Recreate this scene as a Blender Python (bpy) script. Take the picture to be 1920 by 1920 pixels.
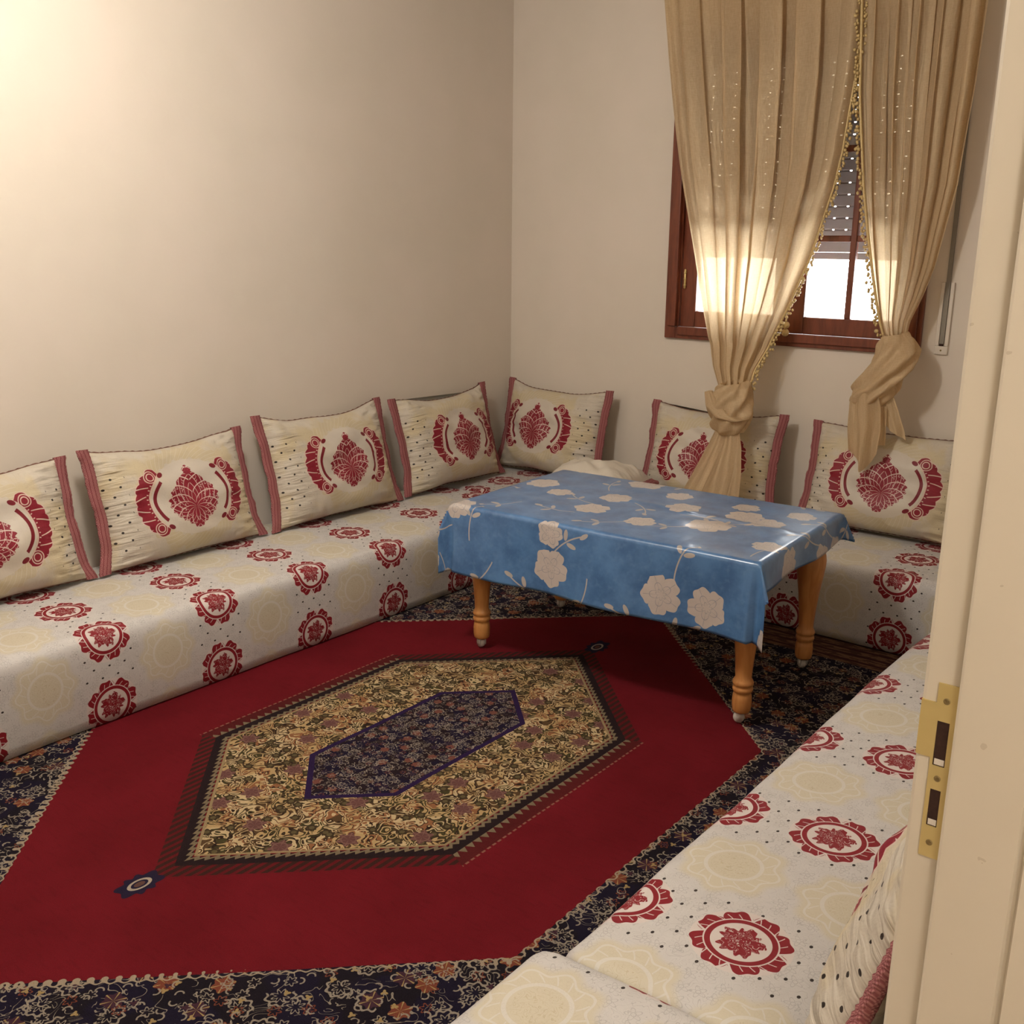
import bpy, bmesh, math, random
from mathutils import Vector, Matrix, noise as mnoise
from math import sin, cos, pi, radians, sqrt, hypot, atan2

for o in list(bpy.data.objects):
    bpy.data.objects.remove(o)
scene = bpy.context.scene
col = scene.collection
random.seed(7)

# ------------------------------------------------------------------ camera
CP, CY, CR = radians(14.7108), radians(38.685), radians(0.5442)
fw = Vector((-sin(CY)*cos(CP), cos(CY)*cos(CP), -sin(CP)))
rt = Vector((cos(CY), sin(CY), 0)); up = rt.cross(fw)
rt2 = cos(CR)*rt + sin(CR)*up; up2 = cos(CR)*up - sin(CR)*rt
cam_d = bpy.data.cameras.new('camera')
cam_d.sensor_fit = 'HORIZONTAL'; cam_d.sensor_width = 36.0
cam_d.lens = 36.0*1915.7/1920.0; cam_d.clip_start = 0.02
cam = bpy.data.objects.new('camera', cam_d); col.objects.link(cam)
cam.matrix_world = Matrix(((rt2.x, up2.x, -fw.x, 3.6756), (rt2.y, up2.y, -fw.y, -4.5653),
                           (rt2.z, up2.z, -fw.z, 1.55), (0, 0, 0, 1)))
scene.camera = cam

# ------------------------------------------------------------------ world, lamps, exposure
world = bpy.data.worlds.new('world'); scene.world = world
world.use_nodes = True
wn = world.node_tree.nodes['Background']
wn.inputs[0].default_value = (1.0, 0.98, 0.96, 1); wn.inputs[1].default_value = 18.0
scene.view_settings.view_transform = 'Standard'
scene.view_settings.look = 'None'
scene.view_settings.gamma = 1.0
scene.view_settings.use_curve_mapping = False
scene.view_settings.exposure = 0.0
scene.cycles.max_bounces = 7; scene.cycles.diffuse_bounces = 4; scene.cycles.glossy_bounces = 3

def light(name, kind, loc, energy, color, size=0.1, rot=None):
    d = bpy.data.lights.new(name, kind); d.energy = energy; d.color = color
    if kind == 'POINT': d.shadow_soft_size = size
    if kind == 'AREA':
        d.shape = 'RECTANGLE'; d.size, d.size_y = size
    o = bpy.data.objects.new(name, d); o.location = loc
    if rot: o.rotation_euler = rot
    col.objects.link(o); return o
WARM = (1.0, 0.91, 0.79)
LAMP_WALL = (0.62, -3.25, 2.30)
LAMP_CEIL = (1.45, -3.15, 2.66)
LAMP_HALL = (4.25, -4.4, 2.45)
light('wall_bulb_light', 'POINT', LAMP_WALL, 7, WARM, 0.09)
light('ceiling_bulb_light', 'POINT', LAMP_CEIL, 92, (1.0, 0.935, 0.855), 0.14)
light('hall_bulb_light', 'POINT', LAMP_HALL, 46, (1.0, 0.94, 0.86), 0.16)

# ------------------------------------------------------------------ node expression helper
class NT:
    t = None
def sk(x):
    return x.s if isinstance(x, X) else x
def mth(op, *a, clamp=False):
    n = NT.t.nodes.new('ShaderNodeMath'); n.operation = op; n.use_clamp = clamp
    for i, v in enumerate(a):
        v = sk(v)
        if isinstance(v, (int, float)): n.inputs[i].default_value = v
        else: NT.t.links.new(v, n.inputs[i])
    return X(n.outputs[0])
class X:
    def __init__(self, s): self.s = s
    def __add__(a, b): return mth('ADD', a, b)
    __radd__ = __add__
    def __sub__(a, b): return mth('SUBTRACT', a, b)
    def __rsub__(a, b): return mth('SUBTRACT', b, a)
    def __mul__(a, b): return mth('MULTIPLY', a, b)
    __rmul__ = __mul__
    def __truediv__(a, b): return mth('DIVIDE', a, b)
    def __rtruediv__(a, b): return mth('DIVIDE', b, a)
    def __neg__(a): return mth('MULTIPLY', a, -1.0)
    def __lt__(a, b): return mth('LESS_THAN', a, b)
    def __gt__(a, b): return mth('GREATER_THAN', a, b)
def ab(a): return mth('ABSOLUTE', a)
def mn(a, b): return mth('MINIMUM', a, b)
def mx(a, b): return mth('MAXIMUM', a, b)
def sn(a): return mth('SINE', a)
def cs(a): return mth('COSINE', a)
def fr(a): return mth('FRACT', a)
def sq(a): return mth('SQRT', a)
def at(y, x): return mth('ARCTAN2', y, x)
def hyp(a, b): return sq(a*a + b*b)
def inv(a): return 1.0 - a
def band(x, a, b): return (x > a)*(x < b)
def step(x, a, b):
    n = NT.t.nodes.new('ShaderNodeMapRange'); n.interpolation_type = 'SMOOTHSTEP'
    for i, v in enumerate((x, a, b, 0.0, 1.0)):
        v = sk(v)
        if isinstance(v, (int, float)): n.inputs[i].default_value = v
        else: NT.t.links.new(v, n.inputs[i])
    return X(n.outputs[0])
def C4(c): return (c[0], c[1], c[2], 1.0)
def mixc(f, a, b):
    n = NT.t.nodes.new('ShaderNodeMix'); n.data_type = 'RGBA'
    for i, v in ((0, f), (6, a), (7, b)):
        v = sk(v)
        if isinstance(v, (int, float)): n.inputs[i].default_value = v if i == 0 else (v, v, v, 1.0)
        elif isinstance(v, tuple): n.inputs[i].default_value = C4(v)
        else: NT.t.links.new(v, n.inputs[i])
    return X(n.outputs[2])
def vec(x, y, z=0.0):
    n = NT.t.nodes.new('ShaderNodeCombineXYZ')
    for i, v in enumerate((x, y, z)):
        v = sk(v)
        if isinstance(v, (int, float)): n.inputs[i].default_value = v
        else: NT.t.links.new(v, n.inputs[i])
    return X(n.outputs[0])
def sep(v):
    n = NT.t.nodes.new('ShaderNodeSeparateXYZ'); NT.t.links.new(sk(v), n.inputs[0])
    return X(n.outputs[0]), X(n.outputs[1]), X(n.outputs[2])
def uvs():
    n = NT.t.nodes.new('ShaderNodeUVMap'); n.uv_map = 'UVMap'
    u, v, _ = sep(X(n.outputs[0])); return u, v
def objco():
    n = NT.t.nodes.new('ShaderNodeTexCoord'); return X(n.outputs['Object'])
def nz(co, scale, detail=2.0, rough=0.5, dist=0.0):
    n = NT.t.nodes.new('ShaderNodeTexNoise')
    n.inputs['Scale'].default_value = scale; n.inputs['Detail'].default_value = detail
    n.inputs['Roughness'].default_value = rough; n.inputs['Distortion'].default_value = dist
    if co is not None: NT.t.links.new(sk(co), n.inputs['Vector'])
    return X(n.outputs[0])
def vor(co, scale, feature='F1', rnd=1.0, dim='2D'):
    n = NT.t.nodes.new('ShaderNodeTexVoronoi'); n.voronoi_dimensions = dim; n.feature = feature
    n.inputs['Scale'].default_value = scale; n.inputs['Randomness'].default_value = rnd
    NT.t.links.new(sk(co), n.inputs['Vector'])
    return n
def cells(co2u, co2v, scale, rnd):
    """local polar coordinates inside voronoi cells + three random numbers"""
    n = vor(vec(co2u*scale, co2v*scale), 1.0, 'F1', rnd)
    px, py, _ = sep(X(n.outputs['Position']))
    lx = co2u*scale - px; ly = co2v*scale - py
    r, g, b = sep(X(n.outputs['Color']))
    return lx, ly, hyp(lx, ly), at(ly, lx), r, g, b
def mat(name, build, rough=0.7, spec=0.3, metal=0.0, sheen=0.0, bump=None):
    m = bpy.data.materials.new(name); m.use_nodes = True
    NT.t = m.node_tree
    p = m.node_tree.nodes['Principled BSDF']
    p.inputs['Roughness'].default_value = rough
    p.inputs['Specular IOR Level'].default_value = spec
    p.inputs['Metallic'].default_value = metal
    if sheen:
        p.inputs['Sheen Weight'].default_value = sheen
    c = build(p)
    if isinstance(c, tuple): p.inputs['Base Color'].default_value = C4(c)
    elif c is not None: NT.t.links.new(c.s, p.inputs['Base Color'])
    return m
def bump(p, h, strength=0.3, dist=0.01):
    n = NT.t.nodes.new('ShaderNodeBump'); n.inputs['Strength'].default_value = strength
    n.inputs['Distance'].default_value = dist
    NT.t.links.new(sk(h), n.inputs['Height']); NT.t.links.new(n.outputs[0], p.inputs['Normal'])

# ------------------------------------------------------------------ materials
def b_wall(p):
    co = objco()
    n1 = nz(co, 1.6, 3.0, 0.55); n2 = nz(co, 9.0, 3.0, 0.6)
    bump(p, nz(co, 55.0, 3.0), 0.10, 0.004)
    c = mixc(step(n1, 0.35, 0.68), (0.665, 0.60, 0.515), (0.70, 0.625, 0.545))
    return mixc(step(n2, 0.45, 0.75)*0.35, c, (0.69, 0.635, 0.54))
M_wall = mat('wall_paint', b_wall, 0.75, 0.25)
def b_ceil(p): return mixc(nz(objco(), 3.0), (0.74, 0.70, 0.64), (0.78, 0.74, 0.68))
M_ceil = mat('ceiling_paint', b_ceil, 0.85, 0.2)
def b_floor(p):
    u, v, _ = sep(objco())
    g = mx(ab(fr(u/0.4) - 0.5), ab(fr(v/0.4) - 0.5)) > 0.492
    return mixc(g, mixc(nz(objco(), 6.0), (0.42, 0.33, 0.25), (0.5, 0.4, 0.3)), (0.25, 0.2, 0.15))
M_floor = mat('floor_tile', b_floor, 0.3, 0.4)
def b_jamb(p):
    co = objco()
    bump(p, nz(co, 40.0, 3.0), 0.12, 0.003)
    c = mixc(nz(co, 5.0, 3.0), (0.585, 0.52, 0.41), (0.635, 0.57, 0.46))
    return mixc((nz(co, 60.0, 2.0) > 0.74)*0.35, c, (0.33, 0.25, 0.16))
M_jamb = mat('cream_gloss_paint', b_jamb, 0.42, 0.4)
def wood(name, c1, c2, rough=0.35, sc=(6, 6, 60)):
    def b(p):
        x, y, z = sep(objco())
        n = nz(vec(x*sc[0], y*sc[1], z*sc[2]), 1.0, 4.0, 0.6, 0.6)
        return mixc(step(n, 0.3, 0.7), c1, c2)
    return mat(name, b, rough, 0.45)
M_mahog = wood('mahogany_wood', (0.115, 0.028, 0.014), (0.19, 0.052, 0.024), 0.32, (30, 30, 6))
M_oak = wood('honey_oak_wood', (0.42, 0.17, 0.048), (0.54, 0.25, 0.078), 0.33, (40, 40, 5))
M_brass = mat('brass', lambda p: mixc(nz(objco(), 30.0), (0.60, 0.47, 0.19), (0.68, 0.54, 0.24)), 0.38, 0.5, 0.55)
M_gold = mat('gold_thread', lambda p: mixc(nz(objco(), 200.0), (0.46, 0.32, 0.12), (0.70, 0.54, 0.27)), 0.45, 0.5, 0.15)
M_steel = mat('grey_steel', lambda p: mixc(nz(objco(), 60.0), (0.32, 0.30, 0.28), (0.45, 0.43, 0.40)), 0.4, 0.5, 0.7)
M_darkhole = mat('dark_mortise', lambda p: mixc(nz(objco(), 200.0), (0.03, 0.015, 0.012), (0.06, 0.03, 0.022)), 0.8, 0.2)
M_screw = mat('screw_steel', lambda p: mixc(nz(objco(), 300.0), (0.22, 0.16, 0.07), (0.34, 0.26, 0.12)), 0.45, 0.5, 0.7)
M_slat = mat('shutter_plastic', lambda p: mixc(nz(objco(), 8.0), (0.20, 0.20, 0.21), (0.26, 0.26, 0.27)), 0.5, 0.4)
M_white = mat('white_plastic', lambda p: mixc(nz(objco(), 12.0), (0.62, 0.56, 0.48), (0.68, 0.62, 0.54)), 0.4, 0.4)
M_strap = mat('grey_strap', lambda p: mixc(fr(sep(objco())[0]*160.0) > 0.5, (0.21, 0.19, 0.16), (0.28, 0.25, 0.21)), 0.8, 0.2)
M_caster = mat('caster_plastic', lambda p: mixc(nz(objco(), 40.0), (0.5, 0.46, 0.42), (0.6, 0.56, 0.5)), 0.35, 0.5)
M_trim = None

RED = (0.175, 0.005, 0.011)
RED2 = (0.16, 0.006, 0.014)

def medallion(du, dv, R):
    """red oval medallion; returns red mask, pale mask"""
    k = 1.0/R
    x = du*k; y = dv*k
    r = hyp(x, y*0.96); th = at(y, x + 0.0003)
    ring = band(r, 0.575, 0.685)
    outer = 0.76 + 0.19*sq(ab(sn(th*4.0 + 0.5))) + 0.03*cs(th*16.0)
    swirl = th*4.0 + 0.5 - (r - 0.7)*2.6*mth('SIGN', sn(th*4.0 + 0.5))
    gap = ab(sn(swirl)) < 0.13
    vein = (ab(sn(th*12.0 + (r*7.0))) < 0.16)*(r < 0.86)
    petals = band(r, 0.715, outer)*inv(gap)*inv(vein)
    lines = fr(nz(vec(du, dv), 62.0, 1.0, 0.5, 1.0)*6.0) < 0.11
    cr = 0.41 + 0.05*sn(th*5.0 + 1.1) + 0.035*sn(th*11.0) + 0.03*sn(th*17.0 + 2.0)
    centre = (r < cr)*inv(lines)
    red = mx(mx(ring, petals), centre)
    pale = band(r, 0.30, 0.585)
    halo = r < 0.97
    return red, pale, halo

def b_sofa(u0):
    def b(p):
        u, v = uvs()
        uu = (u - u0)/0.4325; vv = (v - 0.055)/0.2475
        du = (fr(uu + 0.5) - 0.5)*0.4325; dv = (fr(vv + 0.5) - 0.5)*0.2475
        eu = (fr(uu) - 0.5)*0.4325; ev = (fr(vv) - 0.5)*0.2475
        red, pale, halo = medallion(du, dv, 0.093)
        co = vec(u, v)
        base = mixc(nz(co, 22.0, 2.0), (0.475, 0.455, 0.435), (0.55, 0.53, 0.51))
        # woven outline flowers and curls
        l1 = fr(nz(co, 34.0, 1.0, 0.5, 0.8)*9.0) < 0.085
        lx, ly, r, th, a, bb, c = cells(u, v, 24.0, 0.75)
        l2 = band(r + 0.10*cs(th*5.0), 0.24, 0.285) + band(r, 0.09, 0.125)
        base = mixc(mx(l1*0.55, mn(l2, 1.0)*0.55), base, (0.29, 0.275, 0.265))
        # cream woven medallions
        er = hyp(eu, ev*0.95); eth = at(ev, eu + 0.0003)
        rim = er - 0.008*cs(eth*8.0)
        cream = inv(step(rim, 0.088, 0.112))
        cl = mx(band(er, 0.050, 0.058), mx(band(rim, 0.082, 0.087), band(ab(sn(eth*8.0 + er*60.0)), 0.0, 0.18)*band(er, 0.06, 0.082)))
        cc = mixc(cl, (0.52, 0.465, 0.335), (0.57, 0.54, 0.475))
        cc = mixc((fr(nz(co, 50.0, 1.0, 0.5, 0.8)*8.0) < 0.16)*(er < 0.045), cc, (0.44, 0.375, 0.24))
        base = mixc(cream*0.80, base, cc)
        # black stitched dots around the red medallions
        gy = v/0.0354; row = mth('FLOOR', gy); gx = u/0.054 + 0.5*mth('MODULO', row, 2.0)
        dx = (fr(gx) - 0.5)*0.054; dy = (fr(gy) - 0.5)*0.0354
        dots = (hyp(dx, dy*1.3) < 0.0042)*(ab(du) < 0.105)*inv(halo)
        base = mixc(halo, base, (0.56, 0.50, 0.47))
        base = mixc(dots, base, (0.025, 0.018, 0.016))
        rc = mixc(nz(co, 70.0), RED, (0.22, 0.010, 0.018))
        colr = mixc(red, base, rc)
        bump(p, nz(co, 160.0, 2.0), 0.25, 0.002)
        return colr
    return b
M_sofaL = mat('sofa_brocade_a', b_sofa(-2.97), 0.55, 0.3)
M_sofaW = mat('sofa_brocade_b', b_sofa(2.49), 0.55, 0.3)
M_sofaR = mat('sofa_brocade_c', b_sofa(-2.63), 0.52, 0.3)
M_sofaN = mat('sofa_brocade_d', b_sofa(-3.224), 0.52, 0.3)

def fcurve(x, pts):
    n = NT.t.nodes.new('ShaderNodeFloatCurve')
    c = n.mapping.curves[0]
    while len(c.points) > 2: c.points.remove(c.points[1])
    c.points[0].location = pts[0]; c.points[1].location = pts[-1]
    for q in pts[1:-1]: c.points.new(*q)
    n.mapping.update()
    NT.t.links.new(sk(x), n.inputs['Value'])
    return X(n.outputs[0])

def b_cushion():
    def b(p):
        u, v = uvs()
        co = vec(u, v)
        x = u; y = v
        ax = ab(x)
        # base: ivory with cream woven clouds
        base = mixc(nz(co, 26.0, 2.0), (0.475, 0.425, 0.35), (0.555, 0.505, 0.425))
        cl = step(nz(co, 5.5, 3.0, 0.6), 0.46, 0.60)
        base = mixc(cl*0.8, base, (0.52, 0.435, 0.275))
        l1 = fr(nz(co, 26.0, 1.0, 0.5, 0.8)*8.0) < 0.10
        base = mixc(l1*0.20, base, (0.36, 0.30, 0.22))
        # pale oval ground with cream lace scallop under it
        er = hyp(x*0.85, y)
        eth = at(y, x + 0.0002)
        lace = band(er + 0.006*cs(eth*26.0), 0.150, 0.20)
        base = mixc(lace*0.7, base, (0.50, 0.42, 0.27))
        base = mixc(lace*(ab(sn(eth*26.0 + er*150.0)) < 0.25)*0.6, base, (0.57, 0.51, 0.40))
        base = mixc((er < 0.148)*0.8, base, (0.55, 0.495, 0.425))
        # central damask teardrop
        t = (y + 0.125)/0.25
        w = fcurve(t, [(0.0, 0.02), (0.10, 0.16), (0.25, 0.34), (0.42, 0.415), (0.58, 0.38), (0.72, 0.26), (0.84, 0.11), (0.92, 0.055), (1.0, 0.02)])*0.245
        jag = 0.012*mth('PINGPONG', y*78.0 + ax*30.0, 1.0)
        inside = (ax < w - 0.004 + jag)*band(t, 0.0, 1.0)
        yy = y + 0.045
        rr_ = hyp(ax, yy); ph = at(ax, yy)
        str1 = ab(sn(ph*6.0 - rr_*62.0 + 0.4)) < 0.17
        str2 = (ab(sn(ph*11.0 + rr_*95.0)) < 0.15)*(rr_ > 0.035)
        lx, ly, r, th, ra, rb, rc_ = cells(ax, y - ax*0.4, 52.0, 0.8)
        curl = band(r, 0.22, 0.32)*(sn(th + ra*6.28) > -0.3)*(ax > w*0.42)
        lines = mx(curl, mx(str1, str2))*(ax > 0.0018)
        drop = inside*inv(lines)
        # crescent wings with a plain arc on the inner side
        cx = ax - 0.055; r2 = hyp(cx, y); th2 = at(y, cx + 0.0002)
        arc = band(r2, 0.098, 0.1115)*(ab(th2) < 0.80)
        tt = ab(th2)/0.98
        wid = sq(mx(1.0 - tt*tt, 0.0))
        outer = 0.150 + 0.028*wid + 0.008*ab(sn(th2*13.0))
        inner = 0.1265 + 0.004*tt
        wing = band(r2, inner, outer)*(tt < 1.0)
        curl2 = band(hyp(r2 - 0.148, (ab(th2) - 0.74)*0.15), 0.012, 0.016) + band(hyp(r2 - 0.148, (ab(th2) - 0.74)*0.15), 0.021, 0.0245)
        feather = (ab(sn(th2*13.0 + (r2 - 0.13)*34.0*mth('SIGN', th2))) < 0.17)*(ab(th2) < 0.60)*(r2 > 0.139)
        bead = (ab(sn(th2*24.0)) < 0.35)*band(r2, 0.130, 0.137)*(ab(th2) < 0.62)
        wing = wing*inv(mn(curl2 + feather + bead, 1.0))
        leaf = hyp((cx - 0.0640)*1.0 + (ab(y) - 0.102)*0.5, (ab(y) - 0.102)*1.2) < 0.0125
        red = mx(mx(drop, arc), mx(wing, leaf))
        # black dots by both sides
        gy = y/0.034; row = mth('FLOOR', gy); gx = x/0.05 + 0.5*mth('MODULO', row, 2.0)
        dots = (hyp((fr(gx) - 0.5)*0.05, (fr(gy) - 0.5)*0.034) < 0.0042)*(ax > 0.252)*(ab(y + 0.02) < 0.15)
        base = mixc(dots, base, (0.02, 0.014, 0.012))
        rc = mixc(nz(co, 60.0), (0.185, 0.007, 0.018), (0.235, 0.012, 0.026))
        rc = mixc(mx(arc, leaf)*0.6, rc, (0.13, 0.008, 0.014))
        edge = mixc(mx(inside, band(r2, inner - 0.006, outer + 0.004)*(tt < 1.02))*0.6, base, (0.62, 0.44, 0.40))
        gm = step(ax, 0.17, 0.30)
        bump(p, nz(vec(u*9.0, v*60.0), 1.0, 2.0, 0.5, 0.4)*gm + nz(vec(u*10.0, v*14.0), 1.0, 2.0)*0.5 + nz(co, 140.0, 1.0)*0.05, 0.8, 0.014)
        return mixc(red, edge, rc)
    return b

M_cush = mat('cushion_brocade', b_cushion(), 0.5, 0.35)
def b_trim(p):
    u, v = uvs()
    w = sn(u*1100.0)*sn(v*900.0)
    l = ab(fr(u*68.0) - 0.5) < 0.13
    c = mixc(step(w, -0.3, 0.5), (0.27, 0.085, 0.09), (0.42, 0.18, 0.175))
    bump(p, w, 0.5, 0.003)
    return mixc(l, c, (0.22, 0.055, 0.062))
M_trim = mat('rose_braid', b_trim, 0.75, 0.2)
M_cord = mat('dark_cord', lambda p: mixc(nz(objco(), 180.0), (0.10, 0.045, 0.035), (0.20, 0.10, 0.07)), 0.7, 0.2)

def b_plaincush(p):
    u, v = uvs(); co = vec(u, v)
    base = mixc(nz(co, 8.0, 3.0), (0.55, 0.50, 0.42), (0.64, 0.59, 0.51))
    l = fr(nz(co, 26.0, 1.0, 0.5, 0.8)*8.0) < 0.1
    return mixc(l*0.2, base, (0.48, 0.40, 0.30))
M_plain = mat('ivory_brocade', b_plaincush, 0.6, 0.3)

# rug ---------------------------------------------------------------
def floral(X_, Y_, sc, pal, dens=1.0):
    """persian all-over ground; pal = ground1, ground2, line, blob1, blob2, spot"""
    co = vec(X_, Y_)
    g = mixc(step(nz(co, 6.0*sc/8.0, 2.0), 0.46, 0.54), pal[0], pal[1])
    lx, ly, r, th, a, b, c = cells(X_, Y_, sc, 0.72)
    # big palmettes / blobs
    blob = (r < 0.27 + 0.04*cs(th*6.0))
    bc = mixc(a > 0.5, pal[3], pal[4])
    g = mixc(blob*(b > 0.45), g, bc)
    g = mixc(blob*(b > 0.45)*(ab(sn(th*3.0)) < 0.22), g, pal[5])
    # c-shaped cream scrolls and rosettes
    sc_ = band(r - 0.035*cs(th*9.0), 0.31, 0.375)*(cs(th - a*6.28) > -0.35)
    ros = band(r + 0.06*cs(th*8.0), 0.14, 0.19)
    g = mixc(mx(sc_*(b < 0.62), ros*(b < 0.45)), g, pal[2])
    # small flowers between
    lx2, ly2, r2, th2, a2, b2, c2 = cells(X_ + 3.7, Y_ + 1.3, sc*1.75, 0.85)
    sm = band(r2 + 0.07*cs(th2*6.0), 0.19, 0.265)
    g = mixc(sm*(a2 > 0.42), g, mixc(b2 > 0.6, pal[2], pal[3]))
    spot = (r2 + 0.05*cs(th2*3.0 + a2*6.0) < 0.13)*(c2 > 0.55)
    g = mixc(spot, g, mixc(a2 > 0.55, pal[5], pal[4]))
    lx3, ly3, r3, th3, a3, b3, c3 = cells(X_ + 1.9, Y_ + 4.1, sc*2.5, 0.9)
    g = mixc(band(r3, 0.20, 0.31)*(cs(th3 - a3*6.28) > -0.1)*(b3 > 0.35), g, pal[2])
    # curling vines: contour lines of a warped noise
    nn = nz(vec(X_ + 5.0, Y_), sc*1.25, 1.0, 0.5, 1.2)
    e = (fr(nn*6.0) < 0.085)*(nz(co, sc*1.6, 1.0) > 0.47)*inv(blob)
    g = mixc(e, g, pal[2])
    return g
def hexd(aX, aY, a, t, k=0.96):
    return mx(aX - a, (aY + k*aX - t)/sqrt(1 + k*k))
def b_rug(p):
    x, y, _ = sep(objco())
    Xc = x; Yc = y
    aX = ab(Xc); aY = ab(Yc)
    co = vec(x, y)
    dark = floral(x, y, 11.5, ((0.011, 0.008, 0.012), (0.011, 0.008, 0.019), (0.25, 0.21, 0.165), (0.16, 0.045, 0.026), (0.05, 0.02, 0.03), (0.30, 0.21, 0.09)))
    # cream ground: meandering cream ribbons outlined in brown over olive, rust and rose patches
    nn = nz(co, 23.0, 1.0, 0.5, 1.1); kk = fr(nn*6.5)
    lx, ly, r, th, a, b, c_ = cells(x, y, 21.0, 0.75)
    pat = mixc(a > 0.5, (0.085, 0.048, 0.022), (0.055, 0.045, 0.018))
    pat = mixc(b > 0.72, pat, (0.23, 0.10, 0.045))
    gr = mixc(step(nz(co, 12.0, 1.0), 0.45, 0.55), (0.47, 0.355, 0.20), (0.385, 0.265, 0.125))
    cream = mixc(kk < 0.43, pat, gr)
    cream = mixc(band(kk, 0.43, 0.64), cream, (0.028, 0.015, 0.011))
    blob = r < 0.30 + 0.05*cs(th*5.0)
    cream = mixc(blob*(b < 0.42), cream, (0.045, 0.030, 0.017))
    cream = mixc((r < 0.16)*(b < 0.42), cream, (0.10, 0.075, 0.035))
    lx, ly, r, th, a, b, c_ = cells(x + 2.0, y, 7.2, 0.45)
    ros = (r < 0.20 + 0.04*cs(th*6.0))*(a > 0.35)
    rosl = mx(ab(sn(th*3.0)) < 0.25, band(r, 0.13, 0.16))
    cream = mixc(ros, cream, mixc(rosl, (0.115, 0.05, 0.045), (0.17, 0.085, 0.07)))
    navy = floral(x, y, 19.0, ((0.012, 0.008, 0.022), (0.018, 0.010, 0.013), (0.24, 0.20, 0.165), (0.15, 0.05, 0.038), (0.018, 0.010, 0.03), (0.12, 0.08, 0.05)))
    red = mixc(step(nz(co, 3.0, 4.0, 0.6), 0.3, 0.7), (0.112, 0.0058, 0.0095), (0.140, 0.0078, 0.013))
    red = mixc(step(nz(vec(x*3.0, y*14.0), 6.0, 3.0), 0.5, 0.75)*0.35, red, (0.085, 0.0045, 0.007))
    d0 = hexd(aX, aY, 0.885, 1.475)
    d1 = hexd(aX, aY, 0.50, 0.89)
    d2 = hexd(aX, aY, 0.185, 0.475)
    # scalloped cream line between red field and dark ground
    wv = 0.006*sn((x - y)*150.0) + 0.006*sn((x + y)*150.0)
    c = mixc(d0 < 0.0, dark, red)
    c = mixc(band(d0 + wv, 0.002, 0.011), c, (0.30, 0.24, 0.17))
    # medallion: hatched fringe, dark band, zigzag, ground, core
    hat = fr(x*44.0) > 0.46
    slant = (aY + 0.96*aX - 0.89)/1.386 > aX - 0.50
    tri = band(d1, 0.012, 0.034 - mth('PINGPONG', y*34.0, 0.5)*0.05)
    dot = band(d1, 0.062, 0.068)*(fr(y*46.0) > 0.4)
    fringe = mixc(slant, mx(band(d1, 0.0, 0.062)*0.5, dot*0.0), band(d1, 0.0, 0.058)*(hat*0.75 + 0.2))
    c = mixc(fringe, c, (0.030, 0.014, 0.010))
    c = mixc(inv(slant)*tri, c, (0.17, 0.13, 0.08))
    c = mixc(inv(slant)*dot, c, (0.22, 0.10, 0.07))
    c = mixc(band(d1, -0.026, 0.012), c, (0.018, 0.010, 0.011))
    zz = mth('PINGPONG', y*38.0*inv(slant) + aX*54.0*slant, 0.5)*0.024
    c = mixc(band(d1 + zz, -0.020, -0.008), c, (0.17, 0.13, 0.08))
    c = mixc(d1 < -0.030, c, (0.26, 0.19, 0.10))
    c = mixc(d1 < -0.038, c, cream)
    c = mixc(d2 < 0.006, c, (0.022, 0.010, 0.045))
    c = mixc(d2 < -0.012, c, navy)
    # small pendants on the axis
    pr = hyp(Xc*1.0 + (aY - 1.005)*0.0, (aY - 1.005)*0.62)
    pth = at(aY - 1.005, Xc + 0.0002)
    pen = pr + 0.005*cs(pth*8.0)
    c = mixc(pen < 0.037, c, (0.016, 0.012, 0.03))
    c = mixc(band(pr, 0.014, 0.020), c, (0.34, 0.28, 0.22))
    c = mixc(pr < 0.009, c, (0.10, 0.05, 0.04))
    # end borders
    bd = aY > 1.485
    st = fr(aY*17.0)
    bco = mixc(nz(vec(x*18.0, aY*60.0), 1.0, 2.0) > 0.5, (0.075, 0.035, 0.025), (0.16, 0.085, 0.05))
    bco = mixc(st > 0.72, bco, (0.05, 0.018, 0.018))
    c = mixc(bd, c, bco)
    n = nz(co, 420.0, 2.0)
    bump(p, n, 0.6, 0.004)
    return mixc(step(n, 0.3, 0.75)*0.22, c, (0.0, 0.0, 0.0))
M_rug = mat('wool_rug_pile', b_rug, 0.95, 0.08, sheen=0.0)

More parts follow.
